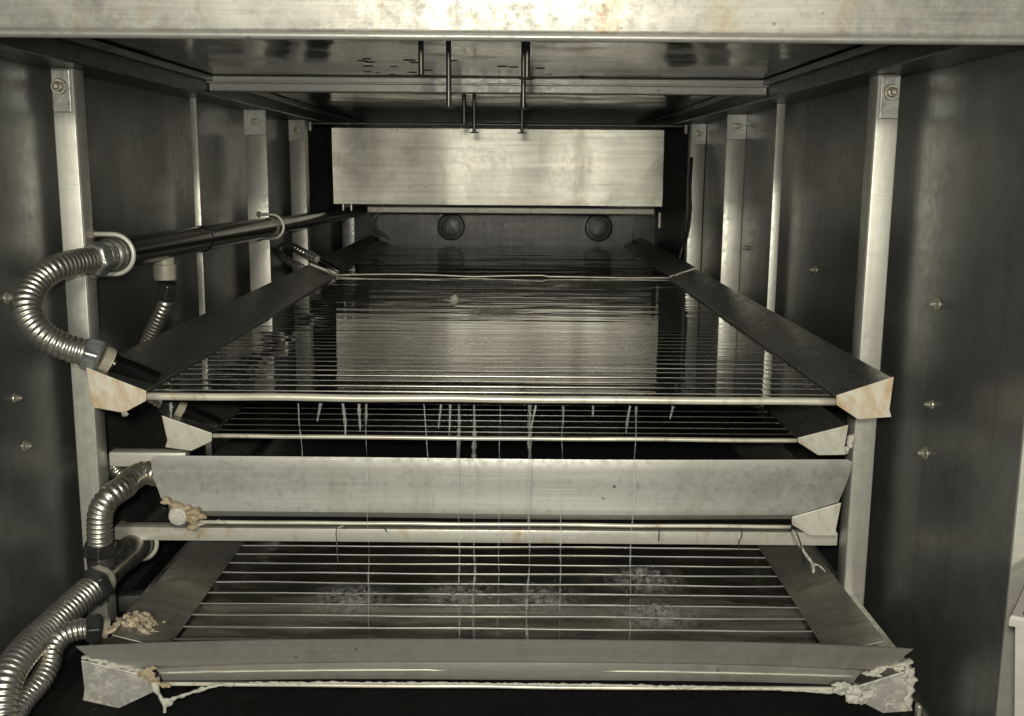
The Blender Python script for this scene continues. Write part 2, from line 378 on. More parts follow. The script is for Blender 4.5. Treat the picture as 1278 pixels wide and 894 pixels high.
# front header beam: folded sheet with a rounded lower hem
t = thing('front_beam', 'wide bright brushed steel beam across the top of the opening', 'beam', (0, 1.3, 1.0095))
bm = nm(); box(bm, -1.7, 1.6, 1.30, 1.345, 1.0165, 1.30, 0.006, 3)
obj('face', bm, 'beam', t, auto=40)
bm = nm(); tube(bm, [Vector((-1.7 + 3.3 * i / 40, 1.3065, 1.0145)) for i in range(41)], 0.0052, 12)
obj('hem', bm, 'plate', t, smooth=True)
# side beams carry the post tops
for nme, x0, x1, lab in (('side_beam', XL + .001, -0.685, 'dark steel beam along the top of the wall on the hose side'),
                         ('side_beam', 0.568, XR - .001, 'dark steel beam along the top of the wall opposite the hoses')):
    b = thing(nme, lab, 'beam', ((x0 + x1) / 2, 1.36, 1.012))
    obj('web', box(nm(), x0, x1, 1.362, YB - .01, 1.016, CEIL - .001, 0.003), 'rear', b)
    fx = (x0 - .0005, x0 + .012) if x0 < 0 else (x1 - .012, x1 + .0005)
    fx = (x1 - .004, x1 + .012) if x0 < 0 else (x0 - .012, x0 + .004)
    obj('flange', box(nm(), fx[0], fx[1], 1.37, YB - .02, 1.045, CEIL - .002, 0.002), 'wall', b)
# crossbar under the ceiling
t = thing('ceiling_crossbar', 'flat steel crossbar fixed under the ceiling behind the hanging rods', 'crossbar', (-.05, 2.42, 1.02))
obj('bar', box(nm(), -.684, .567, 2.42, 2.45, 1.024, CEIL - .001, 0.003), 'plate', t)
obj('flange', box(nm(), -.684, .567, 2.405, 2.4195, 1.041, 1.0455, 0.0012), 'plate', t)
# hanging rods
for x, y, zb, r, lab in ((-.139, 1.62, .996, .0042, 'short steel rod with a disc foot, leftmost hanging from the ceiling'),
                    (-.104, 1.72, .955, .0042, 'long steel rod with a disc foot hanging next to the leftmost short rod'),
                    (.019, 1.62, .993, .0046, 'short pale steel rod hanging just in front of two longer rods'),
                    (.015, 1.75, .956, .0040, 'long steel rod hanging directly behind the pale short rod'),
                    (.022, 2.9, .955, .0048, 'rear steel rod ending over the back panel edge, rightmost of the rear three'),
                    (-.107, 2.9, .955, .0048, 'rear steel rod ending over the back panel edge, middle of the rear three'),
                    (-.132, 2.85, .970, .0055, 'rear thicker steel rod, shortest and leftmost of the rear three')):
    t = thing('hanging_rod', lab, 'rod', (x, y, zb), 'rods hanging from the ceiling')
    obj('rod', lathe(nm(), (x, y, zb + .001), (x, y, CEIL - .0005), [(0, r), (1, r)], 10), 'rod', t, auto=40)
    obj('foot', lathe(nm(), (x, y, zb - .003), (x, y, zb + .0008), [(0, r * 1.5), (0.3, r * 2.7), (0.7, r * 2.6), (1, r * 1.2)], 16), 'rod', t, auto=40)

# posts
def channel_post(y, x0, x1, inner, lab, z0, z1, depth=0.045, grp='wall posts'):
    t = thing('wall_post', lab, 'post', ((x0 + x1) / 2, y, z0), grp)
    obj('front_flange', box(nm(), x0, x1, y, y + .005, z0, z1, 0.0022, 3), 'post', t, auto=50)
    xi = (x1 - .0045, x1 - .0003) if inner > 0 else (x0 + .0003, x0 + .0045)
    obj('side_flange', box(nm(), xi[0], xi[1], y + .0051, y + depth, z0, z1, 0.001), 'post', t, auto=40)
    return t
zt = 1.0155
p = channel_post(1.78, -.762, -.725, 1, 'nearest steel wall post, on the hose side, with the big hose curling in front', .002, zt)
obj('top_tab', box(nm(), -.760, -.730, 1.7765, 1.7798, .945, 1.013, 0.001), 'tray', p); bolt_y(-.748, 1.7764, .986, p, .009)  # darker steel on the tab: the shadow at the post top put into colour
p = channel_post(1.78, .598, .636, -1, 'nearest steel wall post, on the side without hoses, beside the tray corners', .002, zt)
obj('top_tab', box(nm(), .603, .634, 1.7765, 1.7798, .945, 1.013, 0.001), 'tray', p); bolt_y(.620, 1.7764, .987, p, .009)  # tab colour darkened for the shadow on the upper post
def flat_post(y, x0, x1, lab, tab=True, mt='post', inner=0):
    t = thing('wall_post', lab, 'post', ((x0 + x1) / 2, y, .002), 'wall posts')
    obj('strip', box(nm(), x0, x1, y, y + .006, .002, zt, 0.0015), mt, t, auto=40)
    if tab:
        obj('top_tab', box(nm(), x0 - .001, x1 + .001, y - .003, y - .0005, .945, zt - .001, 0.001), 'tray', t)  # darker steel paints in the shadow on the top of the post
        bolt_y((x0 + x1) / 2, y - .003, .982, t, .0095, 'bolt')
    if inner:
        xi = x1 - .006 if inner > 0 else x0
        obj('side_flange', box(nm(), xi, xi + .006, y + .0065, y + .05, .002, zt, 0.001), mt, t)
    return t
flat_post(2.50, -.752, -.737, 'second post on the hose side, a narrow bright strip', tab=False)
flat_post(2.55, .622, .642, 'second post on the side without hoses, a narrow bright strip', tab=False)
flat_post(3.00, -.752, -.692, 'third post on the hose side, wide strip behind the pipe clamp')
flat_post(3.05, .605, .668 - .009, 'third post on the side without hoses, wide strip with bolted tab')
flat_post(3.62, -.758, -.704, 'fourth post on the hose side, dim strip with bolted tab', inner=1)
flat_post(3.68, .608, .658, 'fourth post on the side without hoses, beside the black cable', inner=-1)
flat_post(4.60, -.745, -.690, 'farthest dim post on the hose side, behind the pipe end', tab=False, mt='tray')

# cross rails
def rail(y, x0, x1, z0, z1, lab, mt='bar', slope=0.0):
    o = obj('cross_rail', box(nm(), x0, x1, y, y + .03, z0, z1, 0.0025), mt, auto=40)
    tag(o, lab, 'rail', 'cross rails between the nearest posts'); return o
rail(1.826, -.7235, .5965, .186, .2115, 'pale stained cross rail between the nearest posts, under the plated tray')
rail(1.826, -.7235, -.585, .325, .352, 'cross rail showing only beside the hose, behind the plated tray')
rail(1.826, -.7235, -.40, .047, .079, 'lowest dim cross rail behind the bottom tray', 'tray')
rail(1.826, .30, .5965, .047, .079, 'lowest dim cross rail stub by the post without hoses', 'tray')
# foot rail along the right wall
t = thing('foot_rail', 'dark angle rail along the foot of the wall opposite the hoses', 'rail', (.645, 1.40, 0))
obj('flange', box(nm(), .628, .634, 1.37, 4.8, .001, .052, 0.001), 'tray', t)
obj('base', box(nm(), .6345, .6595, 1.37, 4.8, .001, .006, 0.001), 'tray', t)
obj('clip', box(nm(), .620, .6275, 1.475, 1.487, .004, .062, 0.0025), 'bolt', t)
# front stile at right edge
o = obj('front_stile', box(nm(), .6605, 1.6, 1.314, 1.3195, 0.001, 1.0085, 0.001), 'bar', None); tag(o, 'pale upright frame strip at the opening edge behind the bin', 'frame')
o = obj('front_stile', box(nm(), -1.7, XL - .0205, 1.354, 1.3595, 0.001, 1.0085, 0.001), 'bar', None); tag(o, 'pale upright frame strip beside the opening on the hose side', 'frame')

# back panel on its rod
t = thing('baffle_panel', 'big bright brushed steel baffle panel hanging at the back', 'panel', (-.06, 3.9, .69))
def pbow(u, z): return (0.0075 * math.sin(u * math.pi * 3.4 + .9) + .0012 * math.sin(u * math.pi * 9 + 1), 0)
bm = sheet([(3.9, .999, -.662, .544), (3.9, .93, -.662, .545), (3.9, .86, -.662, .545), (3.9, .79, -.661, .546), (3.9, .728, -.661, .546), (3.906, .7265, -.660, .546), (3.93, .7265, -.66, .546)], 70, pbow)
obj('sheet', bm, 'panel', t, auto=35, smooth=True, solid=.003)
obj('bottom_ledge', box(nm(), -.553, .535, 4.02, 4.05, .690, .7125, 0.003), 'bar', t)
obj('stud', lathe(nm(), (-.63, 3.93, .700), (-.63, 3.93, .7255), [(0, .006), (1, .006)], 10), 'bolt', t)
obj('stud', lathe(nm(), (-.60, 3.93, .700), (-.60, 3.93, .7255), [(0, .006), (1, .006)], 10), 'bolt', t)
obj('stud', box(nm(), .548, .560, 4.0, 4.015, .640, .700, 0.002), 'bolt', t)
t = thing('support_rod', 'thin dark rod spanning wall to wall above the baffle panel', 'rod', (-.05, 3.86, 1.0))
obj('rod', lathe(nm(), (-.735, 3.86, 1.013), (.625, 3.86, 1.013), [(0, .007), (1, .007)], 12), 'rod', t, auto=40)
for x in (-.735, .612):
    obj('bracket', box(nm(), x, x + .010, 3.845, 3.875, .985, CEIL - .001, 0.002), 'bar', t)
for x in (-.60, .50):
    obj('collar', lathe(nm(), (x, 3.86, 1.013), (x + .01, 3.86, 1.013), [(0, .014), (1, .014)], 14), 'rod', t)

# ------------------------------------------------------------------ trays
def chan_profile(cap, inset=0.0022):
    cx = sum(p[0] for p in cap) / len(cap); cz = sum(p[1] for p in cap) / len(cap)
    return [(cx + (x - cx) * (1 - inset * 14), cz + (z - cz) * (1 - inset * 16)) for x, z in cap]
def bevel_cap(pts, y, th=0.0035):
    bm = prism_y(nm(), pts, y, y + th, 0.0010); return bm
RIDGE_CACHE = {}
def ridge(parent, x0, x1, y, z, wob, key, h=0.006, wd=0.0024, mt='ridge'):
    k = (key, random.randrange(4))
    if k not in RIDGE_CACHE:
        bm = nm(); n = 24; rng = k[1] * 11.3; L = x1 - x0; rows = []
        for i in range(n + 1):
            u = i / n; x = -L / 2 + L * u
            dy = wob * noise.noise((u * 5, rng, 0)) ; dz = wob * 0.35 * noise.noise((u * 6, rng, 5))
            rows.append([bm.verts.new((x, dy + a, dz + b)) for a, b in ((-wd / 2, -h), (-wd / 2, -wd * .4), (-wd * .2, 0), (wd * .2, 0), (wd / 2, -wd * .4), (wd / 2, -h))])
        for a, b in zip(rows, rows[1:]):
            for j in range(5): bm.faces.new((a[j], a[j + 1], b[j + 1], b[j]))
        bmesh.ops.recalc_face_normals(bm, faces=bm.faces)
        me = bpy.data.meshes.new('ridge'); bm.to_mesh(me); bm.free(); me.materials.append(M[mt]); me.shade_smooth(); RIDGE_CACHE[k] = me
    o = bpy.data.objects.new('ridge', RIDGE_CACHE[k]); o.location = ((x0 + x1) / 2, y, z); link(o, parent); return o
def water(name, x0, x1, y0, y1, z, mt, ridges, men=0.0003, rip=0.0, nx=40, dy=0.006, bumps=(), far=0.0):
    bm = nm(); ny = int((y1 - y0) / dy); V = []
    for j in range(ny + 1):
        y = y0 + (y1 - y0) * j / ny; row = []
        for i in range(nx + 1):
            x = x0 + (x1 - x0) * i / nx; dz = 0
            for yr in ridges:
                q = (y - yr) / 0.005
                if abs(q) < 4: dz += men * max(0.12, 1 - (yr - y0) / 0.8) * math.exp(-q * q)
            rp = rip * (1 + far * max(0, min(1, (y - 2.25) / .35)))
            dz += rp * noise.noise((x * 1.5, y * 19, 3.7)) + rp * 0.4 * noise.noise((x * 5, y * 45, 8))
            for bx, by, br, ba in bumps:
                d = math.hypot((x - bx), (y - by)) / br
                if d < 3: dz += ba * math.exp(-d * d) * (0.5 + math.cos(d * 9)) + ba * 0.6 * math.exp(-d * d) * noise.noise((x * 160, y * 160, 1))
            row.append(bm.verts.new((x, y, z + dz)))
        V.append(row)
    for a, b in zip(V, V[1:]):
        for i in range(nx): bm.faces.new((a[i], a[i + 1], b[i + 1], b[i]))
    o = struct(name, bm, mt, smooth=True)
    if o.data.polygons[0].normal.z < 0:
        o.data.flip_normals()
    return o

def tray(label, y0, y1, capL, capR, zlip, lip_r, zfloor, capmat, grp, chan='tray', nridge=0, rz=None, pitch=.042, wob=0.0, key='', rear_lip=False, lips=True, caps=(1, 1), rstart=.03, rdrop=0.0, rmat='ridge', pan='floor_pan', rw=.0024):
    xl = max(p[0] for p in capL); xr = min(p[0] for p in capR)
    t = thing('water_tray', label, 'tray', ((xl + xr) / 2, y0, zfloor - .006), grp)
    pl, pr = chan_profile(capL), chan_profile(capR)
    obj('side_channel', prism_y(nm(), pl, y0 + .004, y1, 0.0012), chan, t)
    obj('side_channel', prism_y(nm(), pr, y0 + .004, y1, 0.0012), chan, t)
    if caps[0]: obj('end_cap', bevel_cap(capL, y0), capmat, t)
    if caps[1]: obj('end_cap', bevel_cap(capR, y0), capmat, t)
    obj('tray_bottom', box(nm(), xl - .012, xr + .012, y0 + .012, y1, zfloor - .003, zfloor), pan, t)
    if lips:
        P = [Vector((xl + .001 + (xr - xl - .002) * i / 40, y0 + .004, zlip + 0.0012 * noise.noise((i * .2, y0 * 9, 0)))) for i in range(41)]
        obj('front_lip', tube(nm(), P, lip_r, 12), 'lip', t, smooth=True)
        obj('lip_upstand', box(nm(), xl - .002, xr + .002, y0 + .0060, y0 + .009, zlip - lip_r * .6, zlip + lip_r * .55), chan, t)
    ys = []
    for i in range(nridge):
        y = y0 + rstart + pitch * i + random.uniform(-.0025, .0025) * (1 if not wob else .4)
        ys.append(y); ridge(t, xl + .002, xr - .002, y, (rz if rz else zlip) - rdrop * i, wob, key, mt=rmat, wd=rw, h=.0015)
    return t, xl, xr, ys

# top tray
T1, xl, xr, ys = tray('top water tray with two rust-stained end caps and mirror-like water', 1.556, 3.30,
    [(-.643, .559), (-.554, .5235), (-.555, .508), (-.590, .489), (-.635, .497), (-.6385, .515)],
    [(.577, .5545), (.492, .525), (.493, .510), (.527, .488), (.578, .492), (.574, .503)][::-1],
    .5145, .0058, .5105, 'cap', 'stacked water trays', nridge=41, rz=.5201, pitch=.0423, key='t1', rdrop=.00007, rw=.0013)
water('water', xl + .001, xr - .001, 1.562, 3.294, .5190, 'water', ys, men=.00035, rip=.00042, dy=.004, far=1.4,
      bumps=((-.043, 2.508, .045, .0022), (.150, 3.12, .05, .0012), (-.15, 2.735, .02, .0014)))
# rear tray
T5, xl5, xr5, _ = tray('rear water tray behind the top tray, under the baffle panel', 3.345, 4.80,
    [(-.648, .559), (-.556, .5235), (-.556, .508), (-.592, .489), (-.637, .497)],
    [(.588, .5545), (.500, .525), (.500, .510), (.535, .488), (.586, .492)][::-1],
    .5165, .003, .500, 'cap_plain', 'stacked water trays', nridge=0)
water('water', xl5 + .001, xr5 - .001, 3.352, 4.745, .5195, 'water', [], rip=.0022, dy=.008, bumps=((.1, 4.2, .05, .001),))
# wavy joint lip between both trays, standing a little over the water
t = thing('joint_lip', 'bright wavy lip where the top tray meets the rear tray', 'lip', (0, 3.32, .515))
def jl(i, n=60):
    u = i / n
    return Vector((xl + (xr5 - xl) * u, 3.318, .5205 + .0062 * abs(math.sin(u * math.pi * 2.2 + .3)) * (1 if u < .62 else .35) ))
obj('edge', tube(nm(), [jl(i) for i in range(61)], .0026, 8), 'lip', t, smooth=True)
bm = nm(); V = []
for i in range(61):
    p = jl(i); V.append((bm.verts.new((p.x, 3.3185, .5015)), bm.verts.new((p.x, 3.3185, p.z))))
for a, b in zip(V, V[1:]): bm.faces.new((a[0], b[0], b[1], a[1]))
obj('upstand', bm, 'hole', t, solid=.002)
for x, s in ((xl - .012, 1), (xr5 + .02, -1)):
    obj('corner_tab', tube(nm(), [Vector((x - s * .02, 3.318, .540)), Vector((x, 3.318, .531)), Vector((x + s * .014, 3.318, .523))], .005, 8), 'lip', t, smooth=True)
# rear end wall with two round outlets
t = thing('rear_tray_end', 'grey end plate at the far back with two round pipe ends', 'plate', (-.03, 4.76, .505))
bm = nm(); prism_y(bm, [(-.60, .506), (.535, .506), (.545, .657), (-.612, .654)], 4.752, 4.757, 0.001)
obj('plate', bm, 'rear', t)
for x in (-.278, .384):
    r_ = obj('pipe_end', lathe(nm(), (x, 4.752, .600), (x, 4.72, .600), [(0, .062), (0.5, .062), (0.8, .058), (0.85, .049), (1, .049)], 28), 'rear', t, auto=40)
    obj('plug', lathe(nm(), (x, 4.7195, .600), (x, 4.712, .600), [(0, .046), (0.6, .045), (1, .030)], 24), 'rear', r_, auto=40)
# second tray
T2, xl2, xr2, ys2 = tray('second water tray just under the top tray, with two small end caps', 1.716, 3.25,
    [(-.587, .447), (-.504, .417), (-.505, .403), (-.540, .386), (-.584, .392), (-.580, .404)],
    [(.566, .440), (.482, .417), (.483, .409), (.518, .387), (.565, .388), (.562, .402)][::-1],
    .4115, .0038, .4095, 'cap_plain', 'stacked water trays', nridge=16, rz=.4155, pitch=.0423, key='t2', rw=.0010)
water('water', xl2 + .001, xr2 - .001, 1.722, 3.2, .4150, 'water', ys2, men=.0003, rip=.0002, dy=.006)
# third tray, behind its splash plate
T3, xl3, xr3, ys3 = tray('third tray hidden behind a wide grey splash plate, one folded end cap', 1.638, 3.2,
    [(-.560, .327), (-.520, .304), (-.520, .290), (-.535, .275), (-.558, .277)],
    [(.537, .329), (.458, .304), (.459, .291), (.489, .273), (.534, .273), (.531, .283)][::-1],
    .2865, .0032, .286, 'cap_plain', 'stacked water trays', caps=(0, 1))
def b3(u, z): return (0.003 * math.sin(u * 7) , -.0016 * math.sin(u * math.pi) + .0022 * u)
rows = [(1.655, .3945, -.578, .548), (1.654, .391, -.5865, .556), (1.652, .375, -.586, .554), (1.650, .350, -.580, .546), (1.648, .325, -.572, .536), (1.646, .315, -.560, .533), (1.645, .304, -.528, .530), (1.648, .299, -.524, .50), (1.652, .2935, -.522, .463)]
obj('splash_plate', sheet(rows, 60, b3), 'plate', T3, smooth=True, auto=25, solid=.0025)
e = obj('pipe_end', lathe(nm(), (-.540, 1.70, .300), (-.540, 1.632, .300), [(0, .0165), (.9, .0165), (1, .0155)], 28), 'collar', T3, auto=40)
obj('plug', lathe(nm(), (-.540, 1.6318, .300), (-.540, 1.627, .300), [(0, .0145), (.7, .0145), (1, .012)], 24), 'scale', e, auto=40)
# bottom tray
T4, xl4, xr4, ys4 = tray('bottom tray with bent splash plate and crusted end caps', 1.494, 2.25,
    [(-.654, .116), (-.536, .087), (-.537, .069), (-.601, .037), (-.656, .050), (-.652, .066)],
    [(.619, .114), (.529, .082), (.543, .056), (.575, .039), (.621, .043), (.617, .055)][::-1],
    .076, .0030, .076, 'cap_scaled', 'stacked water trays')
for s, x0, x1 in ((-1, -.612, -.528), (1, .490, .577)):
    zo, zi = .150, .128
    pts = [(x0, zo), (x1, zi), (x1, zi - .003), (x0, zo - .003)] if s < 0 else [(x0, zi), (x1, zo), (x1, zo - .003), (x0, zi - .003)]
    obj('rim', prism_y(nm(), pts, 1.512, 2.20, 0.0008), 'low_tray', T4)
obj('inner_bottom', box(nm(), -.534, .497, 1.515, 2.20, .110, .1145), 'pan_low', T4)
bm = nm(); V = []
for i in range(61):
    x = -.526 + 1.014 * i / 60; ye = 1.735 + .05 * noise.noise((x * 5, 2, 0)) + .025 * noise.noise((x * 19, 5, 0)); row = []
    for j in range(15):
        v = j / 14; y = 1.517 + (ye - 1.517) * v
        row.append(bm.verts.new((x, y, .1150 + .0055 * (1 - v) ** .7 * (.6 + .7 * abs(noise.noise((x * 14, y * 40, 2)))))))
    V.append(row)
for a, b in zip(V, V[1:]):
    for j in range(14): bm.faces.new((a[j], a[j + 1], b[j + 1], b[j]))
obj('silt_layer', bm, 'silt', T4, smooth=True)
ys4 = []
for i in range(14):
    y = 1.545 + .0465 * i; ys4.append(y); ridge(T4, -.527, .489, y, .1288, .004, 't4', h=.0028, wd=.0016, mt='ridge_low')
water('water', -.529, .4905, 1.517, 2.19, .1262, 'water_low', ys4, men=.0006, rip=.0006, dy=.004, nx=90,
      bumps=((-.272, 1.72, .035, .0012), (.243, 1.80, .03, .0012), (.25, 1.66, .03, .001)))
def b4(u, z): return (0.002 * math.sin(u * 9), (.0145 * math.sin(u * math.pi) ** .8 + .006 * u - .002) * (1 if z > .09 else .55))
rows = [(1.496, .1405, -.660, .614), (1.498, .130, -.651, .604), (1.502, .112, -.634, .590), (1.5035, .1025, -.60, .575), (1.5085, .0985, -.545, .548), (1.5085, .093, -.540, .540), (1.509, .0885, -.538, .535), (1.513, .074, -.536, .530)]
obj('splash_plate', sheet(rows, 60, b4), 'plate', T4, smooth=True, auto=20, solid=.0022)
P = [Vector((-.54 + 1.07 * i / 60, 1.5072, .0905 + b4(i / 60, .08)[1] + .0009 * noise.noise((i * .9, 1, 1)))) for i in range(61)]
obj('plate_bead', tube(nm(), P, .0016, 8), 'lip', T4, smooth=True)

# ------------------------------------------------------------------ deposits
def crust_tube(pts, r, seed, step=.002, amp=.8, seg=10):
    P, L = resample(catmull(pts, 14), step)
    P = [p + Vector((0, 0, -abs(noise.noise((i * .12, seed, 0))) * r * .8)) for i, p in enumerate(P)]
    return tube(nm(), P, lambda i, s: r * (0.55 + amp * abs(noise.turbulence((s * 42, seed, 0), 3, False))), seg)
o = obj('limescale_crust', crust_tube([(-.40, 1.4965, .080), (-.2, 1.4965, .0815), (0, 1.4965, .0815), (.2, 1.4965, .0805), (.36, 1.4965, .078), (.53, 1.495, .072)], .0036, 3), 'scale', smooth=True); blend(o, 0.0016, 4)
tag(o, 'ragged pale limescale crust along the bottom lip of the lowest tray', 'crust')
bm = crust_tube([(-.545, 1.489, .083), (-.538, 1.489, .068), (-.529, 1.489, .048), (-.5285, 1.489, .034)], .0050, 5, .0015, .9)
merge(bm, crust_tube([(-.529, 1.489, .050), (-.512, 1.489, .058), (-.49, 1.489, .066), (-.455, 1.491, .077), (-.42, 1.493, .080)], .0040, 9, .0015, 1.0))
lump(bm, (-.524, 1.489, .0505), .011, .003, .008, .3, 90, 3, 4); lump(bm, (-.541, 1.489, .074), .007, .003, .010, .3, 90, 3, 6)
o = obj('hanging_slime', bm, 'scale', smooth=True); blend(o, 0.0016, 3); tag(o, 'hooked strand of pale slime hanging below the lowest tray by its hose corner', 'slime')
bm = nm()
for k in range(7):
    lump(bm, (-.546 + random.uniform(-.018, .02), 1.489 + random.uniform(-.002, .002), .092 + random.uniform(-.018, .016)), random.uniform(.006, .012), .0014, random.uniform(.003, .007), .7, 160, 3, k)
o = obj('limescale_lump', bm, 'scale_brown', smooth=True); blend(o, 0.0013, 3); tag(o, 'yellowish limescale on the end cap nearest the corrugated hoses', 'crust')
bm = nm()
for k in range(24):
    a = k / 24
    lump(bm, (.500 + .05 * a + random.uniform(-.010, .010), 1.488 + random.uniform(-.002, .002), .088 - .034 * a * random.uniform(.4, 1.2) + random.uniform(-.004, .006)), random.uniform(.004, .010), .0028, random.uniform(.002, .007), .9, 220, 3, 40 + k)
o = obj('limescale_lump', bm, 'scale', smooth=True); blend(o, 0.0013, 3); tag(o, 'thick flaky limescale beside the lowest end cap, away from the hoses', 'crust')
bm = nm()
for k in range(26):
    z = .046 + .07 * random.random(); x = .617 - abs(random.gauss(0, .012))
    lump(bm, (x, 1.4915, z), random.uniform(.002, .007), .0016, random.uniform(.002, .008), .9, 240, 2, 80 + k)
for k in range(16):
    u = random.random(); lump(bm, (.545 + .07 * u, 1.500, .094 + .022 * u + random.uniform(0, .008)), random.uniform(.006, .012), .006, .0028, .8, 200, 2, 130 + k)
o = obj('limescale_flakes', bm, 'scale', smooth=True); blend(o, 0.0013, 3); tag(o, 'white limescale flakes on the outer edge of the lowest end cap, far from the hoses', 'crust')
bm = nm()
for k in range(18):
    u = k / 18; lump(bm, (-.650 + .105 * u, 1.500 + random.uniform(-.003, .003), .1165 - .026 * u + random.uniform(-.001, .003)), random.uniform(.005, .010), .005, .0030, .5, 160, 2, 200 + k)
o = obj('limescale_flakes', bm, 'scale', smooth=True); blend(o, 0.0013, 3); tag(o, 'thin limescale ridge along the top of the lowest cap beside the hoses', 'crust')
bm = nm()
for k in range(190):
    x = random.uniform(-.632, -.556); h = max(0, 1 - abs(x + .592) / .042) * .026
    lump(bm, (x, 1.56 + random.uniform(-.02, .03), .128 + random.random() * h - .0 + (x + .556) * -.15), random.uniform(.0025, .0055), random.uniform(.003, .006), random.uniform(.0025, .0045), .6, 260, 2, 300 + k)
o = obj('foam_heap', bm, 'foam', smooth=True); blend(o, 0.0013, 2); tag(o, 'crumbly brown dried foam heap on the lowest tray rim by the hose', 'foam')
bm = nm()
for k in range(22):
    u = random.random(); lump(bm, (-.557 + .055 * u + random.uniform(-.004, .004), 1.636, .324 - .028 * u + random.uniform(-.004, .004)), random.uniform(.004, .010), .005, random.uniform(.002, .005), .6, 180, 2, 400 + k)
for k in range(10):
    lump(bm, (-.517 + random.uniform(-.006, .008), 1.632, .300 + random.uniform(-.022, .012)), random.uniform(.004, .008), .005, random.uniform(.004, .008), .6, 180, 2, 450 + k)
o = obj('brown_slime', bm, 'scale_brown', smooth=True); blend(o, 0.0013, 3); tag(o, 'brown slimy crust round the round pipe end of the third tray', 'slime')
o = obj('slime_strand', crust_tube([(-.517, 1.63, .283), (-.50, 1.632, .287), (-.475, 1.64, .2915)], .0022, 12, .0015), 'scale', smooth=True); blend(o, 0.0016, 2)
tag(o, 'thin slime strand from the round pipe end to the third tray lip', 'slime')
bm = crust_tube([(.505, 1.80, .226), (.517, 1.77, .2), (.529, 1.75, .182), (.527, 1.73, .172)], .0045, 21, .0015)
merge(bm, crust_tube([(.53, 1.75, .182), (.541, 1.742, .180), (.549, 1.735, .172)], .003, 23, .0015))
o = obj('hanging_slime', bm, 'scale', smooth=True); blend(o, 0.0016, 3); tag(o, 'translucent slime strand hanging from the rail onto the lowest tray rim', 'slime')
o = obj('limescale_lump', lump(lump(nm(), (.577, 1.735, .405), .006, .006, .011, .6, 160, 3, 3), (.572, 1.735, .392), .006, .006, .006, .6, 160, 3, 5), 'scale', smooth=True); blend(o, 0.0013, 3)
tag(o, 'small limescale lump between the second tray end cap and the post', 'crust')
bm = nm(); lump(bm, (-.15, 2.735, .522), .011, .014, .009, .6, 120, 3, 2); lump(bm, (-.162, 2.735, .5195), .016, .014, .003, .5, 120, 3, 3)
o = obj('foam_flake', bm, 'scale', smooth=True); tag(o, 'small beige foam flake floating on the top tray water', 'foam')
# droopy hair-like strands on the rail
for pts, lab in (([(-.272, 1.64, .283), (-.284, 1.637, .277), (-.284, 1.636, .25), (-.283, 1.636, .222)], 'thin black bristle hooked on the third tray lip, hose side, crossing the rail'),
                 ([(-.215, 1.64, .284), (-.207, 1.637, .281), (-.202, 1.636, .274)], 'short curled bristle on the third tray lip near the hooked one'),
                 ([(.378, 1.64, .284), (.377, 1.637, .27), (.373, 1.636, .262), (.375, 1.636, .25)], 'short dark bristle below the third tray lip, right of the middle'),
                 ([(.243, 1.64, .284), (.242, 1.637, .262)], 'faint short bristle below the third tray lip, nearest the middle'),
                 ([(.468, 1.64, .277), (.474, 1.637, .26), (.478, 1.636, .24), (.484, 1.636, .228)], 'thin dark bristle hanging beside the third tray end cap')):
    o = obj('bristle', tube(nm(), catmull(pts, 8), .0010, 6), 'tray' if 'hooked' in lab and 'black' in lab else 'rubber', smooth=True); tag(o, lab, 'bristle', 'bristles on the third tray lip')

# ------------------------------------------------------------------ falling water
ordn = ['first', 'second', 'third', 'fourth', 'fifth', 'sixth', 'seventh', 'eighth', 'ninth', 'tenth', 'eleventh', 'twelfth', 'thirteenth', 'fourteenth', 'fifteenth', 'sixteenth', 'seventeenth', 'eighteenth', 'nineteenth']
ST = [(-.515, .484, .0045), (-.322, .40, .0012), (-.289, .480, .0038), (-.255, .455, .0042), (-.231, .465, .0048), (-.220, .128, .0016), (-.132, .40, .0016), (-.107, .470, .0042), (-.092, .455, .0032),
      (-.080, .128, .0022), (-.056, .128, .0028), (-.018, .128, .0012), (.028, .128, .0030), (.036, .46, .003), (.077, .128, .0016), (.124, .492, .0036), (.178, .465, .0035), (.188, .128, .0026), (.244, .488, .0030)]
for k, (x, zb, r) in enumerate(ST):
    long = zb < .2
    n = int((.508 - zb) / .003); P = []
    for i in range(n + 1):
        u = i / n; z = .508 + (zb - .508) * u
        P.append(Vector((x + .0022 * noise.noise((z * 22, k * 3.1, 0)) + (0.006 * u * math.sin(k * 2.3) if not long else 0.003 * noise.noise((z * 9, k, 3))), 1.548, z)))
    def rf(i, s, n=n, r=r, k=k, long=long):
        u = i / n
        prof = .62 * (1.35 - .75 * u) * (1 if u < .9 else .6) if not long else 1.45 * (1.0 - .3 * u) * max(.3, min(1.1, .62 + 1.5 * noise.noise((s * 9, k * 4.1, 7))))
        return r * prof * (.45 + .9 * abs(noise.noise((s * 55, k * 5.7, 0))) + .7 * abs(noise.noise((s * 160, k * 9.7, 2))))
    o = obj('water_stream', tube(nm(), P, rf, 8), 'trickle' if long else 'drip', smooth=True)
    tag(o, ('long thin water trickle' if long else 'short dripping water thread') + ', %s from the hose side under the top tray lip' % ordn[k], 'water', 'trickles falling off the top tray')
# drips under the end cap
o = obj('water_drop', lump(nm(), (-.588, 1.556, .4875), .005, .003, .004, .1, 50, 3, 1), 'stream', smooth=True); tag(o, 'water drop under the top tray end cap beside the hose', 'water')
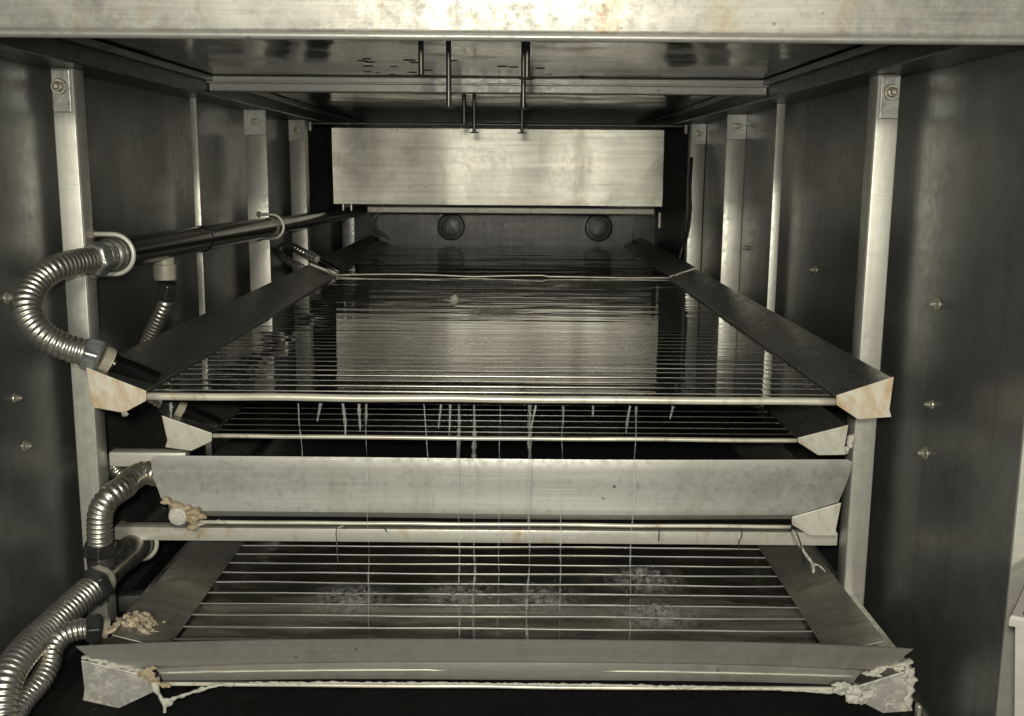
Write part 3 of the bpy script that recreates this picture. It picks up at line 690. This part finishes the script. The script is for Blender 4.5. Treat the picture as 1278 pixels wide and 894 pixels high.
# splashes on the lowest tray: low domes of aerated water with a few drops above them
def froth_dome(bm, cx, cy, z, rx, ry, h, seed, n=26):
    V = []
    for i in range(n + 1):
        row = []
        for j in range(n + 1):
            u, v = 2 * i / n - 1, 2 * j / n - 1; d = min(1, math.hypot(u, v))
            x = cx + u * rx; y = cy + v * ry
            row.append(bm.verts.new((x, y, z + h * (1 - d) ** 1.3 * (.35 + 1.1 * abs(noise.turbulence((x * 70, y * 70, seed), 3, False))))))
        V.append(row)
    for a, b in zip(V, V[1:]):
        for k in range(n): bm.faces.new((a[k], a[k + 1], b[k + 1], b[k]))
    return bm
for q, (bx, by, rx, ry, h, n_, lab) in enumerate(((-.272, 1.70, .075, .07, .020, 26, 'white splash where trickles hit the lowest tray, hose side'), (.243, 1.80, .05, .06, .024, 22, 'round white splash on the lowest tray, farther from the hoses'),
                       (.245, 1.655, .065, .05, .016, 18, 'small splash close behind the lowest splash plate'), (-.085, 1.72, .09, .07, .014, 20, 'faint wide splash in the middle of the lowest tray'), (.06, 1.71, .06, .06, .014, 14, 'faint splash just right of the lowest tray middle'))):
    t = thing('splash', lab, 'water', (bx, by, .127)); t['kind'] = 'stuff'
    obj('froth', froth_dome(nm(), bx, by, .1285, rx * 1.5, ry * 1.25, h, q * 5.0, 34), 'froth', t, smooth=True)
    bm = nm()
    for k in range(n_):
        x = bx + random.gauss(0, rx * .4); y = by + random.gauss(0, ry * .3); z = .129 + abs(random.gauss(0, .012)); s_ = random.uniform(.0004, .0010)
        b2 = bmesh.new(); bmesh.ops.create_icosphere(b2, subdivisions=1, radius=s_)
        for v in b2.verts: v.co = Vector((v.co.x + x, v.co.y + y, v.co.z * 1.5 + z))
        merge(bm, b2)
    obj('drops', bm, 'stream', t, smooth=True)

o = obj('bubble_patch', froth_dome(nm(), -.043, 2.508, .5195, .10, .10, .010, 3.3, 34), 'bubbles', smooth=True); tag(o, 'round patch of bubbling water on the top tray', 'bubbles'); o['kind'] = 'stuff'
o = obj('bubble_patch', froth_dome(nm(), .150, 3.14, .5195, .10, .10, .008, 7.3), 'froth', smooth=True); tag(o, 'faint ripple patch near the back of the top tray', 'bubbles'); o['kind'] = 'stuff'
# ------------------------------------------------------------------ pipes and hoses
t = thing('feed_pipe', 'dark steel feed pipe running back along the hose-side wall', 'pipe', (-.682, 1.79, .66))
A, B_, C_ = Vector((-.683, 1.782, .710)), Vector((-.683, 3.12, .690)), Vector((-.683, 4.80, .668))
def on(y, a=A, b=B_): return a.lerp(b, (y - a.y) / (b.y - a.y))
obj('pipe', lathe(nm(), on(1.80), B_, [(0, .0275), (1, .0275)], 28), 'pipe', t, auto=40)
obj('thin_pipe', lathe(nm(), B_ + Vector((0, .001, 0)), C_, [(0, .0235), (1, .0235)], 24), 'pipe', t, auto=40)
obj('coupling', lathe(nm(), on(2.30), on(2.318), [(0, .028), (.2, .0292), (.8, .0292), (1, .028)], 28), 'pipe', t, auto=40)
obj('end_ring', lathe(nm(), on(1.799), on(1.765), [(0, .029), (.3, .029), (.35, .026), (.8, .0255), (.85, .022), (1, .022)], 28), 'grey_pipe', t, auto=40)
c = obj('branch_collar', lathe(nm(), (-.680, 2.05, .684), (-.680, 2.05, .640), [(0, .0195), (.3, .0195), (.34, .0225), (.9, .0225), (1, .0205)], 24), 'collar', t, auto=40)
def uclamp(y, c, r, lab, zs=1):
    t = thing('pipe_clamp', lab, 'clamp', (c.x, y, c.z - r), 'pipe clamps')
    P = [Vector((-.724, y, c.z + r))] + [Vector((c.x + r * math.sin(a), y, c.z + r * math.cos(a))) for a in [math.pi * i / 16 for i in range(17)]] + [Vector((-.724, y, c.z - r))]
    obj('strap', tube(nm(), P, .0042, 10), 'bar', t, smooth=True)
    for s in (1, -1):
        obj('nut', hexnut(nm(), (-.7235, y, c.z + s * r), (-.714, y, c.z + s * r), .009), 'bolt', t)
uclamp(1.80, on(1.80), .034, 'bright clamp round the feed pipe at its near end')
uclamp(2.99, on(2.99), .034, 'bright clamp round the feed pipe at the third post')

def hose(label, pts, r, start=None, end=None, group='corrugated steel hoses', nut0='zinc', nut1='zinc', nip=None, **k):
    t = thing('corrugated_hose', label, 'hose', tuple(Vector(pts[0])), group)
    corrugated('hose', pts, r, t, **k)
    P = [Vector(p) for p in pts]
    if start is not None:
        d = (P[0] - P[1]).normalized(); hexnut_o = obj('nut', hexnut(nm(), P[0] - d * .006, P[0] + d * start, r * 1.36), nut0, t)
    if end is not None:
        d = (P[-1] - P[-2]).normalized(); obj('nut', hexnut(nm(), P[-1] - d * .006, P[-1] + d * end, r * 1.36), nut1, t)
        if nip:
            a = P[-1] + d * end; b = Vector(nip); n = 5
            th = a.lerp(b, .17)
            prof = []
            for i in range(n): prof += [(i / n, r * .98), ((i + .5) / n, r * .86)]
            obj('thread', lathe(nm(), a, th, prof + [(1, r * .9)], 20), 'collar', t)
            obj('nipple', lathe(nm(), th, b, [(0, r * .78), (.06, r * .84), (.10, r * .74), (1, r * .74)], 20), 'pipe', t, auto=40)
    return t
hose('big corrugated steel hose curling from the feed pipe to the top tray',
     [(-.694, 1.742, .706), (-.704, 1.71, .705), (-.722, 1.66, .699), (-.738, 1.63, .682), (-.744, 1.60, .655), (-.734, 1.585, .627), (-.711, 1.575, .604), (-.682, 1.575, .588), (-.648, 1.582, .5755)], .0215,
     start=.022, end=.020, nip=(-.560, 1.618, .526))
hose('short corrugated hose hanging from the branch collar of the feed pipe',
     [(-.680, 2.05, .606), (-.684, 2.052, .590), (-.700, 2.06, .562), (-.727, 2.08, .520), (-.754, 2.10, .468), (-.752, 2.12, .43)], .0155, start=.030, nut0='dark_nut')
hose('corrugated hose end entering the second tray behind the top end cap',
     [(-.648, 1.74, .500), (-.630, 1.745, .490), (-.606, 1.75, .473), (-.588, 1.752, .462)], .0165, end=.018, nut1='dark_nut', nip=(-.51, 1.77, .418))
hose('corrugated hose bending from the lower tee to behind the splash plate',
     [(-.698, 1.700, .222), (-.697, 1.70, .25), (-.693, 1.70, .283), (-.680, 1.705, .306), (-.664, 1.735, .317), (-.668, 1.775, .316), (-.655, 1.81, .320), (-.630, 1.822 - .02, .318), (-.58, 1.79, .31)], .0215, start=.016, nut0='dark_nut')
hose('corrugated hose piece showing behind the nearest post, above the lower tee',
     [(-.700, 1.90, .27), (-.722, 1.885, .29), (-.738, 1.885, .31), (-.730, 1.90, .335)], .017)
hose('thick corrugated hose slanting from the lower tee out of the opening',
     [(-.697, 1.655, .165), (-.708, 1.62, .157), (-.725, 1.55, .143), (-.733, 1.48, .136), (-.735, 1.43, .121), (-.731, 1.40, .093), (-.723, 1.38, .06), (-.71, 1.37, .03)], .0245, start=.016, nut0='dark_nut')
hose('lower corrugated hose curving from the bottom tray down to the floor',
     [(-.72, 1.38, .068), (-.718, 1.44, .080), (-.710, 1.475, .090), (-.708, 1.505, .104), (-.708, 1.525, .124), (-.698, 1.54, .136), (-.680, 1.552, .139), (-.664, 1.558, .138)], .0175, end=.018, nut1='dark_nut', nip=(-.60, 1.585, .124), pitch=.0085)
hose('small front hose plugged into the tray joint at the back',
     [(-.752, 3.35, .596), (-.735, 3.325, .583), (-.709, 3.30, .569), (-.672, 3.27, .555)], .0125, end=.022, nip=(-.575, 3.25, .524), pitch=.011)
hose('small rear hose looping over into the tray joint at the back',
     [(-.770, 3.45, .585), (-.745, 3.44, .604), (-.716, 3.42, .604), (-.69, 3.41, .592), (-.658, 3.40, .578)], .0135, end=.022, nip=(-.565, 3.40, .527), pitch=.011)
# lower tee
t = thing('pipe_tee', 'dull steel pipe tee joining the lower corrugated hoses', 'pipe', (-.695, 1.70, .14))
obj('run', lathe(nm(), (-.696, 1.672, .166), (-.688, 1.98, .172), [(0, .0265), (.05, .0265), (.06, .0235), (.35, .0235), (.37, .0275), (1, .0275)], 26), 'grey_pipe', t, auto=40)
obj('branch', lathe(nm(), (-.697, 1.702, .168), (-.698, 1.700, .206), [(0, .021), (.5, .021), (.55, .0235), (1, .0235)], 24), 'grey_pipe', t, auto=40)
obj('collar', lathe(nm(), (-.6965, 1.684, .1655), (-.697, 1.668, .165), [(0, .029), (.6, .029), (1, .027)], 26), 'collar', t, auto=40)
uclamp(1.86, Vector((-.691, 1.86, .170)), .0335, 'bright clamp ring on the lower pipe tee by the nearest post')
# small tube and cables at the back
o = obj('thin_tube', tube(nm(), catmull([(-.535, 4.40, .70), (-.560, 4.40, .672), (-.584, 4.40, .642), (-.585, 4.43, .605), (-.55, 4.5, .575), (-.53, 4.5, .56)], 10), .0075, 10), 'tube_grey', smooth=True)
tag(o, 'thin grey tube looping down behind the baffle panel', 'tube')
o = obj('cable', tube(nm(), catmull([(.609, 3.66, .90), (.604, 3.64, .80), (.606, 3.63, .72), (.598, 3.62, .647), (.58, 3.60, .60), (.57, 3.6, .56)], 10), .006, 10), 'rubber', smooth=True)
tag(o, 'black cable hanging down the fourth post, away from the hoses', 'cable')

# ------------------------------------------------------------------ bin at the opening edge
t = thing('plastic_bin', 'corner of a pale tapered bin at the edge of the opening', 'bin', (.62, 1.12, 0))
c0 = Vector((.556, 1.10, 0)); e1 = Vector((.545, .838, 0)); e2 = Vector((.838, -.545, 0))
def ring(off, z, L1=.28, L2=.30):
    a = c0 + (e1 + e2) * off
    return [Vector((p.x, p.y, z)) for p in (a, a + e1 * (L1 - 2 * off), a + e1 * (L1 - 2 * off) + e2 * (L2 - 2 * off), a + e2 * (L2 - 2 * off))]
def shell(rings, close=True):
    bm = nm(); R = [[bm.verts.new(p) for p in r] for r in rings]
    for a, b in zip(R, R[1:]):
        for i in range(4): bm.faces.new((a[i], a[(i + 1) % 4], b[(i + 1) % 4], b[i]))
    if close: bm.faces.new(R[-1])
    return bm
body = shell([ring(.006, .362), ring(.03, .012)])
obj('body', body, 'bin', t, solid=.003)
obj('inside', shell([ring(.010, .361), ring(.034, .02)]), 'bin_in', t)
bm = shell([ring(.011, .3745), ring(.002, .3745), ring(0, .371), ring(0, .3625), ring(.004, .3615)], False)
obj('rim', bm, 'bin', t, solid=.002)
